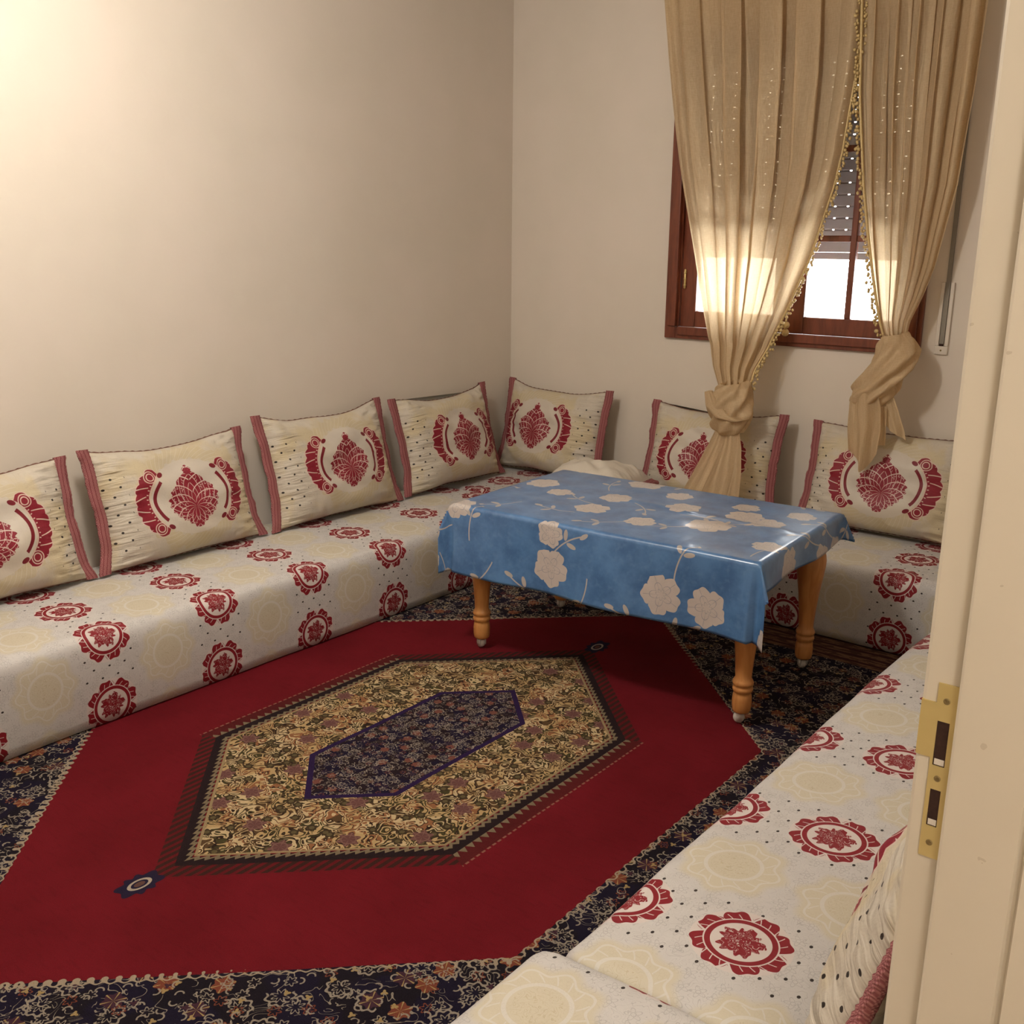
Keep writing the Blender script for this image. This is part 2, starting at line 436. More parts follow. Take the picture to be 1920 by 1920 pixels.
def b_cloth(p):
    p.inputs['Coat Weight'].default_value = 0.25; p.inputs['Coat Roughness'].default_value = 0.12
    u, v = uvs(); co = vec(u, v)
    g = mixc(step(nz(co, 9.0, 4.0, 0.65), 0.32, 0.68), (0.040, 0.115, 0.265), (0.08, 0.195, 0.40))
    g = mixc(step(nz(co, 40.0, 3.0), 0.5, 0.72)*0.4, g, (0.11, 0.23, 0.41))
    lx, ly, r, th, a, b, c = cells(u, v, 4.6, 0.62)
    rot = th + a*6.28
    pet = 0.235 + 0.085*sq(ab(cs(rot*2.5))) + 0.012*cs(rot*11.0)
    R = pet*(0.72 + 0.42*b)
    fl = (r < R)*(c > 0.22)
    veins = mx(mx(band(r - 0.10*ab(cs(rot*2.5)), 0.085, 0.096), band(r - 0.05*ab(cs(rot*3.5 + 1.0)), 0.035, 0.044)), (ab(sn(rot*2.5)) < 0.035)*band(r, 0.06, 0.30))
    fc = mixc(nz(co, 30.0, 2.0), (0.42, 0.37, 0.34), (0.53, 0.475, 0.44))
    fc = mixc(veins*0.7, fc, (0.17, 0.19, 0.24))
    # stems and paired leaves
    lx2, ly2, r2, th2, a2, b2, c2 = cells(u + 0.11, v + 0.10, 4.6, 0.62)
    k = a2*6.28; sx = lx2*cs(k) + ly2*sn(k); sy = ly2*cs(k) - lx2*sn(k)
    stem = (ab(sy + 0.5*sx*sx) < 0.012)*(ab(sx) < 0.42)
    la = (ab(sy) - 0.10)*0.80 + (sx - 0.06)*0.60; lb = (sx - 0.06)*0.80 - (ab(sy) - 0.10)*0.60
    lf = hyp(la*0.62, lb*1.5) < 0.058
    lf = mx(lf, hyp((sx - 0.36)*0.7, (sy + 0.07)*1.6) < 0.06)
    g = mixc(mx(stem, lf)*(b2 > 0.2), g, (0.40, 0.36, 0.33))
    return mixc(fl, g, fc)
M_cloth = mat('vinyl_tablecloth', b_cloth, 0.3, 0.6)

def curtain_mat():
    m = bpy.data.materials.new('gold_curtain_voile'); m.use_nodes = True
    NT.t = m.node_tree; t = m.node_tree
    for n in list(t.nodes):
        if n.type != 'OUTPUT_MATERIAL': t.nodes.remove(n)
    out = [n for n in t.nodes if n.type == 'OUTPUT_MATERIAL'][0]
    u, v = uvs()
    n1 = nz(vec(u*260.0, v*40.0), 1.0, 3.0, 0.6)
    n2 = nz(vec(u*40.0, v*300.0), 1.0, 3.0, 0.6)
    c = mixc(step(n1*0.5 + n2*0.5, 0.36, 0.64), (0.55, 0.41, 0.24), (0.69, 0.55, 0.365))
    bn = t.nodes.new('ShaderNodeBump'); bn.inputs['Strength'].default_value = 0.6; bn.inputs['Distance'].default_value = 0.012
    t.links.new((nz(vec(u*26.0, v*3.0), 1.0, 3.0, 0.55, 0.6) + n2*0.05).s, bn.inputs['Height'])
    d = t.nodes.new('ShaderNodeBsdfDiffuse'); tr = t.nodes.new('ShaderNodeBsdfTranslucent')
    gl = t.nodes.new('ShaderNodeBsdfGlossy'); gl.inputs['Roughness'].default_value = 0.42
    tp = t.nodes.new('ShaderNodeBsdfTransparent')
    t.links.new(c.s, d.inputs[0]); t.links.new(c.s, gl.inputs[0])
    t.links.new(bn.outputs[0], d.inputs['Normal']); t.links.new(bn.outputs[0], gl.inputs['Normal'])
    tr.inputs[0].default_value = (0.85, 0.68, 0.45, 1)
    tp.inputs[0].default_value = (0.95, 0.80, 0.58, 1)
    a = t.nodes.new('ShaderNodeMixShader'); a.inputs[0].default_value = 0.42
    t.links.new(d.outputs[0], a.inputs[1]); t.links.new(tr.outputs[0], a.inputs[2])
    b = t.nodes.new('ShaderNodeMixShader'); b.inputs[0].default_value = 0.07
    t.links.new(a.outputs[0], b.inputs[1]); t.links.new(gl.outputs[0], b.inputs[2])
    e = t.nodes.new('ShaderNodeMixShader'); e.inputs[0].default_value = 0.035
    t.links.new(b.outputs[0], e.inputs[1]); t.links.new(tp.outputs[0], e.inputs[2])
    t.links.new(e.outputs[0], out.inputs[0])
    return m
M_curtain = curtain_mat()

def glass_mat():
    m = bpy.data.materials.new('window_glass'); m.use_nodes = True
    t = m.node_tree
    for n in list(t.nodes):
        if n.type != 'OUTPUT_MATERIAL': t.nodes.remove(n)
    out = [n for n in t.nodes if n.type == 'OUTPUT_MATERIAL'][0]
    tp = t.nodes.new('ShaderNodeBsdfTransparent'); tp.inputs[0].default_value = (0.95, 0.96, 0.96, 1)
    gl = t.nodes.new('ShaderNodeBsdfGlossy'); gl.inputs['Roughness'].default_value = 0.03
    fz = t.nodes.new('ShaderNodeFresnel'); fz.inputs[0].default_value = 1.45
    mi = t.nodes.new('ShaderNodeMixShader')
    t.links.new(fz.outputs[0], mi.inputs[0]); t.links.new(tp.outputs[0], mi.inputs[1])
    t.links.new(gl.outputs[0], mi.inputs[2]); t.links.new(mi.outputs[0], out.inputs[0])
    return m
M_glass = glass_mat()
def bulb_mat():
    m = bpy.data.materials.new('frosted_bulb'); m.use_nodes = True
    p = m.node_tree.nodes['Principled BSDF']
    p.inputs['Base Color'].default_value = (0.9, 0.85, 0.75, 1)
    p.inputs['Emission Color'].default_value = (1, 0.85, 0.62, 1); p.inputs['Emission Strength'].default_value = 6.0
    p.inputs['Transmission Weight'].default_value = 0.0
    return m

# ------------------------------------------------------------------ mesh helpers
def tag(o, label=None, cat=None, group=None, kind=None):
    if label: o['label'] = label
    if cat: o['category'] = cat
    if group: o['group'] = group
    if kind: o['kind'] = kind
    return o
def empty(name, loc=(0, 0, 0), rot=(0, 0, 0)):
    o = bpy.data.objects.new(name, None); o.location = loc; o.rotation_euler = rot
    o.empty_display_size = 0.1
    col.objects.link(o); return o
def obj(name, me, m, parent=None, smooth=False):
    if isinstance(me, bmesh.types.BMesh):
        b = me; me = bpy.data.meshes.new(name); b.to_mesh(me); b.free()
    o = bpy.data.objects.new(name, me)
    if m is not None and not me.materials: me.materials.append(m)
    if smooth:
        for f in me.polygons: f.use_smooth = True
    o.parent = parent
    col.objects.link(o); return o
def box(bm, x0, x1, y0, y1, z0, z1, bev=0.0):
    r = bmesh.ops.create_cube(bm, size=1.0)
    vs = r['verts']
    for v in vs:
        v.co = Vector(((x0 + x1)/2 + v.co.x*(x1 - x0), (y0 + y1)/2 + v.co.y*(y1 - y0), (z0 + z1)/2 + v.co.z*(z1 - z0)))
    if bev:
        es = list({e for v in vs for e in v.link_edges})
        bmesh.ops.bevel(bm, geom=es, offset=bev, segments=2, affect='EDGES', profile=0.5)
def bx(*a, bev=0.0):
    bm = bmesh.new(); box(bm, *a, bev=bev); return bm
def grid_mesh(name, P, uv, m, closed_u=False, parent=None, flip=False):
    """P[i][j] -> Vector, uv[i][j] -> (u,v)"""
    ni, nj = len(P), len(P[0])
    verts = [tuple(p) for r in P for p in r]
    faces = []; fuv = []
    for i in range(ni if closed_u else ni - 1):
        for j in range(nj - 1):
            i2 = (i + 1) % ni
            q = [(i, j), (i2, j), (i2, j + 1), (i, j + 1)]
            if flip: q.reverse()
            faces.append([a*nj + b for a, b in q]); fuv.append([uv[a][b] for a, b in q])
    me = bpy.data.meshes.new(name); me.from_pydata(verts, [], faces)
    l = me.uv_layers.new(name='UVMap')
    k = 0
    for q in fuv:
        for t in q:
            l.data[k].uv = t; k += 1
    me.materials.append(m)
    for f in me.polygons: f.use_smooth = True
    me.update()
    return obj(name, me, None, parent)
def lathe(bm, prof, n=28, c=(0, 0), sq_amt=None):
    rings = []
    for k, (r, z) in enumerate(prof):
        ring = []
        for i in range(n):
            a = 2*pi*i/n
            ring.append(bm.verts.new((c[0] + r*cos(a), c[1] + r*sin(a), z)))
        rings.append(ring)
    for a, b in zip(rings, rings[1:]):
        for i in range(n):
            bm.faces.new((a[i], a[(i + 1) % n], b[(i + 1) % n], b[i]))
    bm.faces.new(list(reversed(rings[0]))); bm.faces.new(rings[-1])
def tube(bm, pts, r, n=8):
    rings = []
    for i, p in enumerate(pts):
        p = Vector(p)
        d = (Vector(pts[min(i + 1, len(pts) - 1)]) - Vector(pts[max(i - 1, 0)])).normalized()
        s = d.cross(Vector((0.31, 0.92, 0.23))).normalized(); t = d.cross(s)
        rr = r(i/(len(pts) - 1)) if callable(r) else r
        rings.append([bm.verts.new(p + rr*(cos(2*pi*k/n)*s + sin(2*pi*k/n)*t)) for k in range(n)])
    for a, b in zip(rings, rings[1:]):
        for k in range(n):
            bm.faces.new((a[k], a[(k + 1) % n], b[(k + 1) % n], b[k]))
    bm.faces.new(list(reversed(rings[0]))); bm.faces.new(rings[-1])
def fn(x, y=0.0, z=0.0): return mnoise.noise(Vector((x, y, z)))
def lerp_tab(tab, z):
    """tab sorted by decreasing z: (z, value...)"""
    if z >= tab[0][0]:
        return tab[0][1:]
    for a, b in zip(tab, tab[1:]):
        if z >= b[0]:
            t = (a[0] - z)/(a[0] - b[0])
            return tuple(p + (q - p)*t for p, q in zip(a[1:], b[1:]))
    return tab[-1][1:]

# ------------------------------------------------------------------ the setting
W = 3.42; ROOM_N = -5.2; CEIL = 2.92
def struct(name, bm, m): return tag(obj(name, bm, m), kind='structure')
struct('floor', bx(-0.2, 5.4, -5.8, 0.25, -0.06, 0.0), M_floor)
struct('ceiling', bx(-0.2, 5.4, -5.8, 0.25, CEIL, CEIL + 0.06), M_ceil)
struct('wall_left', bx(-0.2, 0.0, -5.4, 0.25, 0.0, CEIL), M_wall)
WX0, WX1, WZ0, WZ1 = 1.045, 2.235, 1.135, 2.47
bm = bmesh.new()
box(bm, 0.0, WX0, 0.0, 0.25, 0, CEIL); box(bm, WX1, 3.62, 0.0, 0.25, 0, CEIL)
box(bm, WX0, WX1, 0.0, 0.25, 0, WZ0); box(bm, WX0, WX1, 0.0, 0.25, WZ1, CEIL)
struct('wall_window', bm, M_wall)
JY = -3.4985
bm = bmesh.new()
box(bm, W, 3.60, JY + 0.02, 0.0, 0, CEIL)
box(bm, W, 3.60, -5.2, -4.80, 0, CEIL)
box(bm, W, 3.60, -4.80, JY + 0.02, 2.165, CEIL)
struct('wall_door', bm, M_wall)
struct('wall_near', bx(0.0, 3.60, -5.4, -5.2, 0, CEIL), M_wall)
bm = bmesh.new()
box(bm, 5.2, 5.4, -5.8, -2.2, 0, CEIL); box(bm, 3.6, 5.2, -5.8, -5.6, 0, CEIL); box(bm, 3.6, 5.2, -2.4, -2.2, 0, CEIL)
struct('wall_hall', bm, M_wall)

# door frame with strike plate
door = tag(empty('door_1', (3.40, JY, 0)), kind='structure')
def dpart(name, bm, m, parent=None, smooth=False):
    o = obj(name, bm, m, parent or door, smooth)
    if parent is None: o.location = (-3.40, -JY, 0)
    return o
bm = bmesh.new()
# profile of the frame seen from above (x, y): room edge, rabbet, stop, groove, hall casing
prof = [(3.388, JY + 0.05), (3.388, JY + 0.004), (3.392, JY), (3.4262, JY), (3.4268, JY - 0.0095), (3.430, JY - 0.0125),
        (3.502, JY - 0.0125), (3.5045, JY - 0.008), (3.508, JY - 0.008), (3.511, JY - 0.0145), (3.560, JY - 0.0145), (3.618, JY - 0.0145), (3.622, JY - 0.010), (3.622, JY + 0.05)]
lo = [bm.verts.new((x, y, 0.0)) for x, y in prof]; hi = [bm.verts.new((x, y, 2.12)) for x, y in prof]
for i in range(len(prof)):
    j = (i + 1) % len(prof)
    bm.faces.new((lo[i], lo[j], hi[j], hi[i]))
bm.faces.new(list(reversed(lo))); bm.faces.new(hi)
dpart('jamb', bm, M_jamb)
bm = bmesh.new(); box(bm, 3.388, 3.622, -4.85, JY + 0.05, 2.121, 2.165, bev=0.004)
dpart('head_jamb', bm, M_jamb)
bm = bmesh.new(); box(bm, 3.388, 3.622, -4.85, -4.80, 0, 2.12, bev=0.004)
dpart('hinge_jamb', bm, M_jamb)
# strike plate, built in the reveal plane (x, z) with two cut-outs
def plate_piece(bm, x0, x1, z0, z1): box(bm, x0, x1, JY - 0.0016, JY + 0.001, z0, z1)
sx0, sx1, sz0, sz1 = 3.4042, 3.4258, 0.900, 1.105
h1 = (3.4072, 3.4198, 1.010, 1.062); h2 = (3.4085, 3.4195, 0.938, 0.982)
bm = bmesh.new()
plate_piece(bm, sx0, sx1, sz0, h2[2]); plate_piece(bm, sx0, sx1, h2[3], h1[2]); plate_piece(bm, sx0, sx1, h1[3], sz1)
for h in (h1, h2):
    plate_piece(bm, sx0, h[0], h[2], h[3]); plate_piece(bm, h[1], sx1, h[2], h[3])
plate_piece(bm, 3.3915, sx0, 1.018, 1.082)     # lip towards the room
box(bm, 3.3885, 3.3915, JY - 0.0012, JY + 0.004, 1.018, 1.082)
sp = dpart('strike_plate', bm, M_brass); sp['label'] = 'brass strike plate with lip and two latch holes'
for h in (h1, h2):
    bm = bmesh.new(); box(bm, h[0], h[1], JY - 0.0006, JY + 0.0008, h[2], h[3])
    dpart('mortise', bm, M_darkhole, sp)
    bm = bmesh.new(); box(bm, h[0] + 0.0012, h[1] - 0.001, JY - 0.0011, JY, h[2] + 0.001, h[2] + 0.008, bev=0.0004)
    dpart('latch_edge', bm, M_white, sp)
for z in (1.086, 0.9955, 0.918):
    bm = bmesh.new()
    lathe(bm, [(0.0036, 0.0), (0.0036, 0.0006), (0.0028, 0.0011), (0.0012, 0.0008)], 16)
    box(bm, -0.0022, 0.0022, -0.0004, 0.0004, 0.0008, 0.0013); box(bm, -0.0004, 0.0004, -0.0022, 0.0022, 0.0008, 0.0013)
    bmesh.ops.rotate(bm, verts=bm.verts, cent=(0, 0, 0), matrix=Matrix.Rotation(radians(90), 3, 'X'))
    bmesh.ops.translate(bm, verts=bm.verts, vec=(3.4142, JY - 0.0014, z))
    dpart('screw', bm, M_screw, sp)

# window ------------------------------------------------------------
win = tag(empty('window_1', (1.64, 0, 1.10)), kind='structure')
def wpart(name, bm, m, parent=None, smooth=False):
    o = obj(name, bm, m, parent or win, smooth)
    if parent is None: o.location = (-1.64, 0, -1.10)
    return o
OX0, OX1, OZ0, OZ1 = 1.01, 2.27, 1.10, 2.50
def casing(x0, x1, z0, z1, horiz):
    """stepped moulding lying on the wall"""
    bm = bmesh.new()
    box(bm, x0, x1, -0.022, 0.0, z0, z1, bev=0.003)
    if horiz:
        zi = 1 if z0 < 1.5 else -1
        a, b_ = (z0 + 0.018, z1 + 0.004) if zi == 1 else (z0 - 0.004, z1 - 0.018)
        box(bm, x0 + 0.018, x1 - 0.018, -0.034, -0.0225, a, b_, bev=0.004)
    else:
        xi = 1 if x0 < 1.5 else -1
        a, b_ = (x0 + 0.018, x1 + 0.004) if xi == 1 else (x0 - 0.004, x1 - 0.018)
        box(bm, a, b_, -0.034, -0.0225, z0 + 0.06, z1 - 0.06, bev=0.004)
    return bm
wpart('casing', casing(OX0, OX0 + 0.06, OZ0, OZ1, False), M_mahog)
wpart('casing', casing(OX1 - 0.06, OX1, OZ0, OZ1, False), M_mahog)
wpart('casing', casing(OX0 + 0.06, OX1 - 0.06, OZ0, OZ0 + 0.055, True), M_mahog)
wpart('casing', casing(OX0 + 0.06, OX1 - 0.06, OZ1 - 0.055, OZ1, True), M_mahog)
bm = bmesh.new()
box(bm, WX0, WX0 + 0.03, 0.0, 0.10, WZ0, WZ1); box(bm, WX1 - 0.03, WX1, 0.0, 0.10, WZ0, WZ1)
box(bm, WX0 + 0.03, WX1 - 0.03, 0.0, 0.10, WZ0, WZ0 + 0.02); box(bm, WX0 + 0.03, WX1 - 0.03, 0.0, 0.10, WZ1 - 0.02, WZ1)
wpart('inner_frame', bm, M_mahog)
GZ = [1.235, 1.585, 1.965, 2.36]      # bottom of glass, two glazing bars, top
def sash(x0, x1, gx0, gx1):
    s = wpart('sash', None_mesh := bmesh.new(), M_mahog)
    bm = bmesh.new()
    z0, z1 = WZ0 + 0.022, WZ1 - 0.022
    box(bm, x0, gx0, 0.012, 0.056, z0, z1, bev=0.004); box(bm, gx1, x1, 0.012, 0.056, z0, z1, bev=0.004)
    box(bm, gx0, gx1, 0.012, 0.056, z0, GZ[0], bev=0.004); box(bm, gx0, gx1, 0.012, 0.056, GZ[3], z1, bev=0.004)
    bm.to_mesh(s.data); bm.free()
    gc = (gx0 + gx1)/2
    wpart('glazing_bar', bx(gc - 0.014, gc + 0.014, 0.018, 0.048, GZ[0], GZ[3], bev=0.004), M_mahog, s)
    for z in GZ[1:3]:
        for a, b_ in ((gx0, gc - 0.014), (gc + 0.014, gx1)):
            wpart('glazing_bar', bx(a, b_, 0.020, 0.046, z - 0.014, z + 0.014, bev=0.004), M_mahog, s)
    for k in range(3):
        za = GZ[k] + (0.014 if k else 0); zb = GZ[k + 1] - (0.014 if k < 2 else 0)
        for a, b_ in ((gx0, gc - 0.014), (gc + 0.014, gx1)):
            wpart('pane', bx(a, b_, 0.031, 0.035, za, zb), M_glass, s)
    return s
sl = sash(WX0 + 0.032, 1.638, 1.158, 1.568)
sr = sash(1.642, WX1 - 0.032, 1.722, 2.125)
for z in (1.39, 2.15):
    bm = bmesh.new()
    lathe(bm, [(0.002, z - 0.047), (0.0055, z - 0.044), (0.0055, z + 0.044), (0.002, z + 0.047)], 12, (1.098, 0.004))
    for dz in (-0.03, 0.0, 0.03):
        lathe(bm, [(0.0065, z + dz - 0.004), (0.0075, z + dz), (0.0065, z + dz + 0.004)], 12, (1.098, 0.004))
    wpart('hinge', bm, M_brass, None, True)

# roller shutter outside the panes: each slat a piece, linked by slotted tabs
sh = tag(empty('roller_shutter', (1.64, 0.268, 1.50)), 'half lowered grey slatted roller shutter behind the window panes', 'shutter')
bm = bmesh.new()
zs = 0.0
box(bm, -0.64, 0.64, -0.006, 0.006, 0.0, 0.0475, bev=0.003)
k = -0.64
while k < 0.635:
    box(bm, k, min(k + 0.050, 0.64), -0.0025, 0.0025, 0.0475, 0.0525); k += 0.061
me = bpy.data.meshes.new('slat'); bm.to_mesh(me); bm.free()
z = 1.525; n = 0
while z < 2.42:
    o = obj('slat', me, M_slat, sh); o.location = (0, 0, z - 1.50); z += 0.0525
o = obj('bottom_bar', bx(-0.64, 0.64, -0.008, 0.008, -0.008, 0.024, bev=0.003), M_slat, sh)
o = obj('box_cover', bx(-0.66, 0.66, -0.016, 0.12, 0.93, 1.12), M_slat, sh)

# shutter strap guide on the wall
sg = tag(empty('shutter_strap', (2.355, 0, 1.11)), 'grey roller shutter strap running down the wall into a white plate', 'strap')
bm = bmesh.new()
box(bm, -0.027, 0.027, -0.012, 0.0, 0.0, 0.036, bev=0.003); box(bm, -0.027, -0.012, -0.012, 0.0, 0.036, 0.30, bev=0.002); box(bm, 0.012, 0.027, -0.012, 0.0, 0.036, 0.30, bev=0.002)
box(bm, -0.012, 0.012, -0.003, 0.0, 0.036, 0.30)
obj('wall_plate', bm, M_white, sg)
obj('strap', bx(-0.009, 0.009, -0.010, -0.0065, 0.044, 1.35), M_strap, sg)
obj('slot', bx(-0.009, 0.009, -0.0125, -0.011, 0.036, 0.046), M_darkhole, sg)
bm = bmesh.new(); lathe(bm, [(0.004, 0), (0.004, 0.001), (0.002, 0.0018)], 12)
bmesh.ops.rotate(bm, verts=bm.verts, cent=(0, 0, 0), matrix=Matrix.Rotation(radians(90), 3, 'X'))
bmesh.ops.translate(bm, verts=bm.verts, vec=(0.0, -0.012, 0.018))
obj('screw', bm, M_screw, sg)

# ------------------------------------------------------------------ rug
RX, RY = 1.58, -2.405
NX, NY = 120, 150
P = []; U = []
for i in range(NX + 1):
    r = []; ur = []
    for j in range(NY + 1):
        x = -1.30 + 2.60*i/NX; y = -1.74 + 3.48*j/NY
        wr = 0.0035*max(0.0, fn(x*1.4 + 3, y*3.1)) + 0.004*max(0.0, fn(x*0.8 - y*2.6, 9.0))
        if y > 0.85: wr += 0.006*math.exp(-((y - 1.08 - 0.12*x)/0.07)**2)*max(0, 1 - abs(x)/0.8)
        if i in (0, NX) or j in (0, NY): wr = 0
        r.append(Vector((x, y, 0.006 + wr))); ur.append((x, y))
    P.append(r); U.append(ur)
rug = grid_mesh('rug', P, U, M_rug)
bm = bmesh.new(); bm.from_mesh(rug.data)
be = [e for e in bm.edges if e.is_boundary]
ret = bmesh.ops.extrude_edge_only(bm, edges=be)
for v in [g for g in ret['geom'] if isinstance(g, bmesh.types.BMVert)]: v.co.z = 0.0005
bm.to_mesh(rug.data); bm.free()
rug.location = (RX, RY, 0)
tag(rug, 'large red oriental rug with hexagonal medallion and dark floral corners', 'rug')

# ------------------------------------------------------------------ banquette mattresses
def mattress(name, A, L, depth, h, dirx, m, u_of, label, base=0.012, seed=0.0, bulge=0.012, u_sign=1, crown=0.010):
    """A = world start corner (front edge, floor), dirx = unit (x,y) along the length, back = to the wall"""
    d = Vector((dirx[0], dirx[1], 0)); back = Vector((0, 0, 0))
    back = mattress.back
    r = 0.045
    prof = []   # (distance from front, height, arc)
    arc = 0.0
    def add(s, z):
        nonlocal arc
        if prof: arc += hypot(s - prof[-1][0], z - prof[-1][1])
        prof.append((s, z, arc))
    for k in range(9): add(-bulge*sin(pi*k/8*0.9)*0.6, (h - r)*k/8)
    z0 = h - r
    for k in range(1, 9):
        a = pi/2*k/8
        add(r - r*cos(a), z0 + r*sin(a))
    n = 18
    for k in range(1, n + 1): add(r + (depth - 2*r)*k/n, h + crown*sin(pi*k/n))
    for k in range(1, 6):
        a = pi/2*k/5
        add(depth - r + r*sin(a), z0 + r*cos(a))
    add(depth, 0.0)
    nl = max(12, int(L/0.04))
    P = []; U = []
    rows = [(-1, 0.0)] + [(0, t) for t in range(0)]
    ts = [0.0, 0.004, 0.012, 0.024, 0.04] + [0.04 + (L - 0.08)*k/nl for k in range(1, nl)] + [L - 0.04, L - 0.024, L - 0.012, L - 0.004, L]
    for l in ts:
        e = min(l, L - l); q = 0.0
        if e < 0.04: q = 0.04*(1 - sqrt(max(0, 1 - (1 - e/0.04)**2)))
        row = []; ur = []
        for s, z, a in prof:
            s2 = depth/2 + (s - depth/2)*(1 - 0.9*q/(depth/2)); z2 = z*(1 - q/h*0.8)
            wv = 0.006*fn(l*1.6 + seed, s*3 + z*4, seed) + 0.003*fn(l*6 + seed, s*7, z*8)
            top = 1.0 if z > h - 0.01 else 0.0
            pt = Vector(A) + d*l + back*(s2 - (0 if top else wv)) + Vector((0, 0, base + z2 + (wv if z > 0.03 else 0)*0.8))
            row.append(pt); ur.append((u_of + u_sign*l, a))
        P.append(row); U.append(ur)
    o = grid_mesh(name, P, U, m)
    bm = bmesh.new(); bm.from_mesh(o.data)
    bmesh.ops.holes_fill(bm, edges=[e for e in bm.edges if e.is_boundary], sides=0)
    bmesh.ops.recalc_face_normals(bm, faces=bm.faces)
    bm.to_mesh(o.data); bm.free()
    tag(o, label, 'sofa')
    return o
mattress.back = Vector((-1, 0, 0))
mattress('banquette', (0.715, -4.7, 0), 3.98, 0.70, 0.310, (0, 1), M_sofaL, -4.7,
         'long low brocade banquette along the bare left wall', seed=1.0)
mattress.back = Vector((0, 1, 0))
mattress('banquette', (0.02, -0.712, 0), 3.37, 0.69, 0.310, (1, 0), M_sofaW, 0.02,
         'low brocade banquette under the curtained window', seed=5.0)
mattress.back = Vector((1, 0, 0))
mattress('banquette', (2.755, -3.285, 0), 2.565, 0.655, 0.312, (0, 1), M_sofaR, -3.285,
         'bright brocade banquette in the right foreground beside the door frame', seed=9.0, crown=0.012)
mattress('banquette', (2.728, -4.55, 0), 1.262, 0.66, 0.335, (0, 1), M_sofaN, -4.55,
         'nearest brocade banquette end at the bottom edge, butted against its neighbour', seed=13.0, crown=0.014)

# ------------------------------------------------------------------ cushions
def cushion(loc, rotz, tilt, label, w=0.66, h=0.45, T=0.098, seed=0.0, lean=0.0, ox=0.02, oy=-0.005, trim=0.046, sag=0.024, plain=False, group=None, ear=(0, 0), flare=0.020):
    root = empty('cushion', loc, (0, 0, 0))
    root.rotation_euler = (Matrix.Rotation(rotz, 4, 'Z') @ Matrix.Rotation(-tilt, 4, 'X') @ Matrix.Rotation(lean, 4, 'Y')).to_euler()
    tag(root, label, 'cushion', group)
    hw, hh = w/2, h/2
    nu, nv = 72, 46
    def outline(u, v):
        x = hw*u*(1 - 0.045*(1 - v*v) + 0.012*fn(v*2.1 + seed, 3.0))
        top = sag if v > 0 else sag*0.25
        z = hh*v*(1 - (top/hh)*(1 - u*u)*abs(v)) + 0.008*fn(u*2.2 + seed, v*1.5, 7.0)
        z += max(0, v)*0.02*(ear[0]*max(0, -u)**3 + ear[1]*max(0, u)**3)
        x += 0.004*fn(u*3, v*3, seed) + flare*(u**5)*max(0.0, -v)**4
        return x, z
    def thick(u, v, side):
        t = T*max(0.0, (1 - abs(u)**3.2))**0.55*max(0.0, (1 - abs(v)**3.4))**0.5
        t *= 1 - 0.12*v + 0.12*fn(u*1.7 + seed, v*1.9 + seed*2)
        e = max(0.0, (abs(u) - 0.55)/0.45)
        gat = 0.018*e*(1 - e)*3.2*fn(u*4.0, v*15 + seed*3, 2.0 + side)
        e2 = max(0.0, (abs(v) - 0.75)/0.25)
        gat += 0.009*e2*(1 - e2)*3*fn(u*13 + seed, v*3, 5.0)
        crease = 0.020*fn(u*3.2 + v*2 + seed, v*2.4 - u + seed, 11.0)*max(0, 1 - u*u)*max(0, 1 - v*v)
        return t + gat + crease
    P = []; U = []
    for i in range(nu + 1):
        u = sin((2*i/nu - 1)*pi/2*0.94)/sin(pi/2*0.94)
        row = []; ur = []
        for j in range(nv + 1):
            v = sin((2*j/nv - 1)*pi/2*0.94)/sin(pi/2*0.94)
            x, z = outline(u, v)
            row.append(Vector((x, -max(0.0015, thick(u, v, 0)), z))); ur.append((x - ox, z - oy))
        for j in range(nv, -1, -1):
            v = sin((2*j/nv - 1)*pi/2*0.94)/sin(pi/2*0.94)
            x, z = outline(u, v)
            row.append(Vector((x, max(0.0015, thick(u, v, 1)*0.75), z))); ur.append((x + 2.0, z))
        P.append(row); U.append(ur)
    mm = M_plain if plain else M_cush
    body = grid_mesh('cover', P, U, mm, parent=root)
    bm = bmesh.new(); bm.from_mesh(body.data)
    bmesh.ops.holes_fill(bm, edges=[e for e in bm.edges if e.is_boundary], sides=0)
    bmesh.ops.recalc_face_normals(bm, faces=bm.faces)
    bm.to_mesh(body.data); bm.free()
    # braid bands left and right
    for s in (-1, 1):
        P = []; U = []
        nn = 70
        for j in range(nn + 1):
            v = 1.0*(2*j/nn - 1)*1.03
            vc = max(-1, min(1, v))
            x, z = outline(s, vc); z += (v - vc)*hh
            x2 = x - s*0.010; out = trim*(1 + 0.10*fn(v*9 + seed, s))
            lat = 0.010*fn(v*3.5 + seed, s*2.0, 4.0)
            row = []; ur = []
            prof = [(0.0, -0.006), (0.12, -0.012), (0.5, -0.010), (0.88, -0.009), (1.0, -0.003), (1.0, 0.003), (0.88, 0.009), (0.12, 0.010), (0.0, 0.006)]
            for f, yy in prof:
                row.append(Vector((x2 + s*out*f, yy + lat*f + 0.0015*sin(v*120 + f*9), z + 0.002*sin(v*130)*f))); ur.append((out*f, z))
            P.append(row); U.append(ur)
        b = grid_mesh('side_trim', P, U, M_trim, parent=root)
        b['label'] = 'dusty rose braided trim'
        bm = bmesh.new(); bm.from_mesh(b.data)
        bmesh.ops.recalc_face_normals(bm, faces=bm.faces); bm.to_mesh(b.data); bm.free()
    for v in (-1, 1):
        bm = bmesh.new()
        tube(bm, [(outline(u/30.0, v)[0], 0.0, outline(u/30.0, v)[1] + 0.0015*sin(u*2.3)) for u in range(-30, 31)], 0.0038, 6)
        obj('piping', bm, M_cord, root, True)
    return root
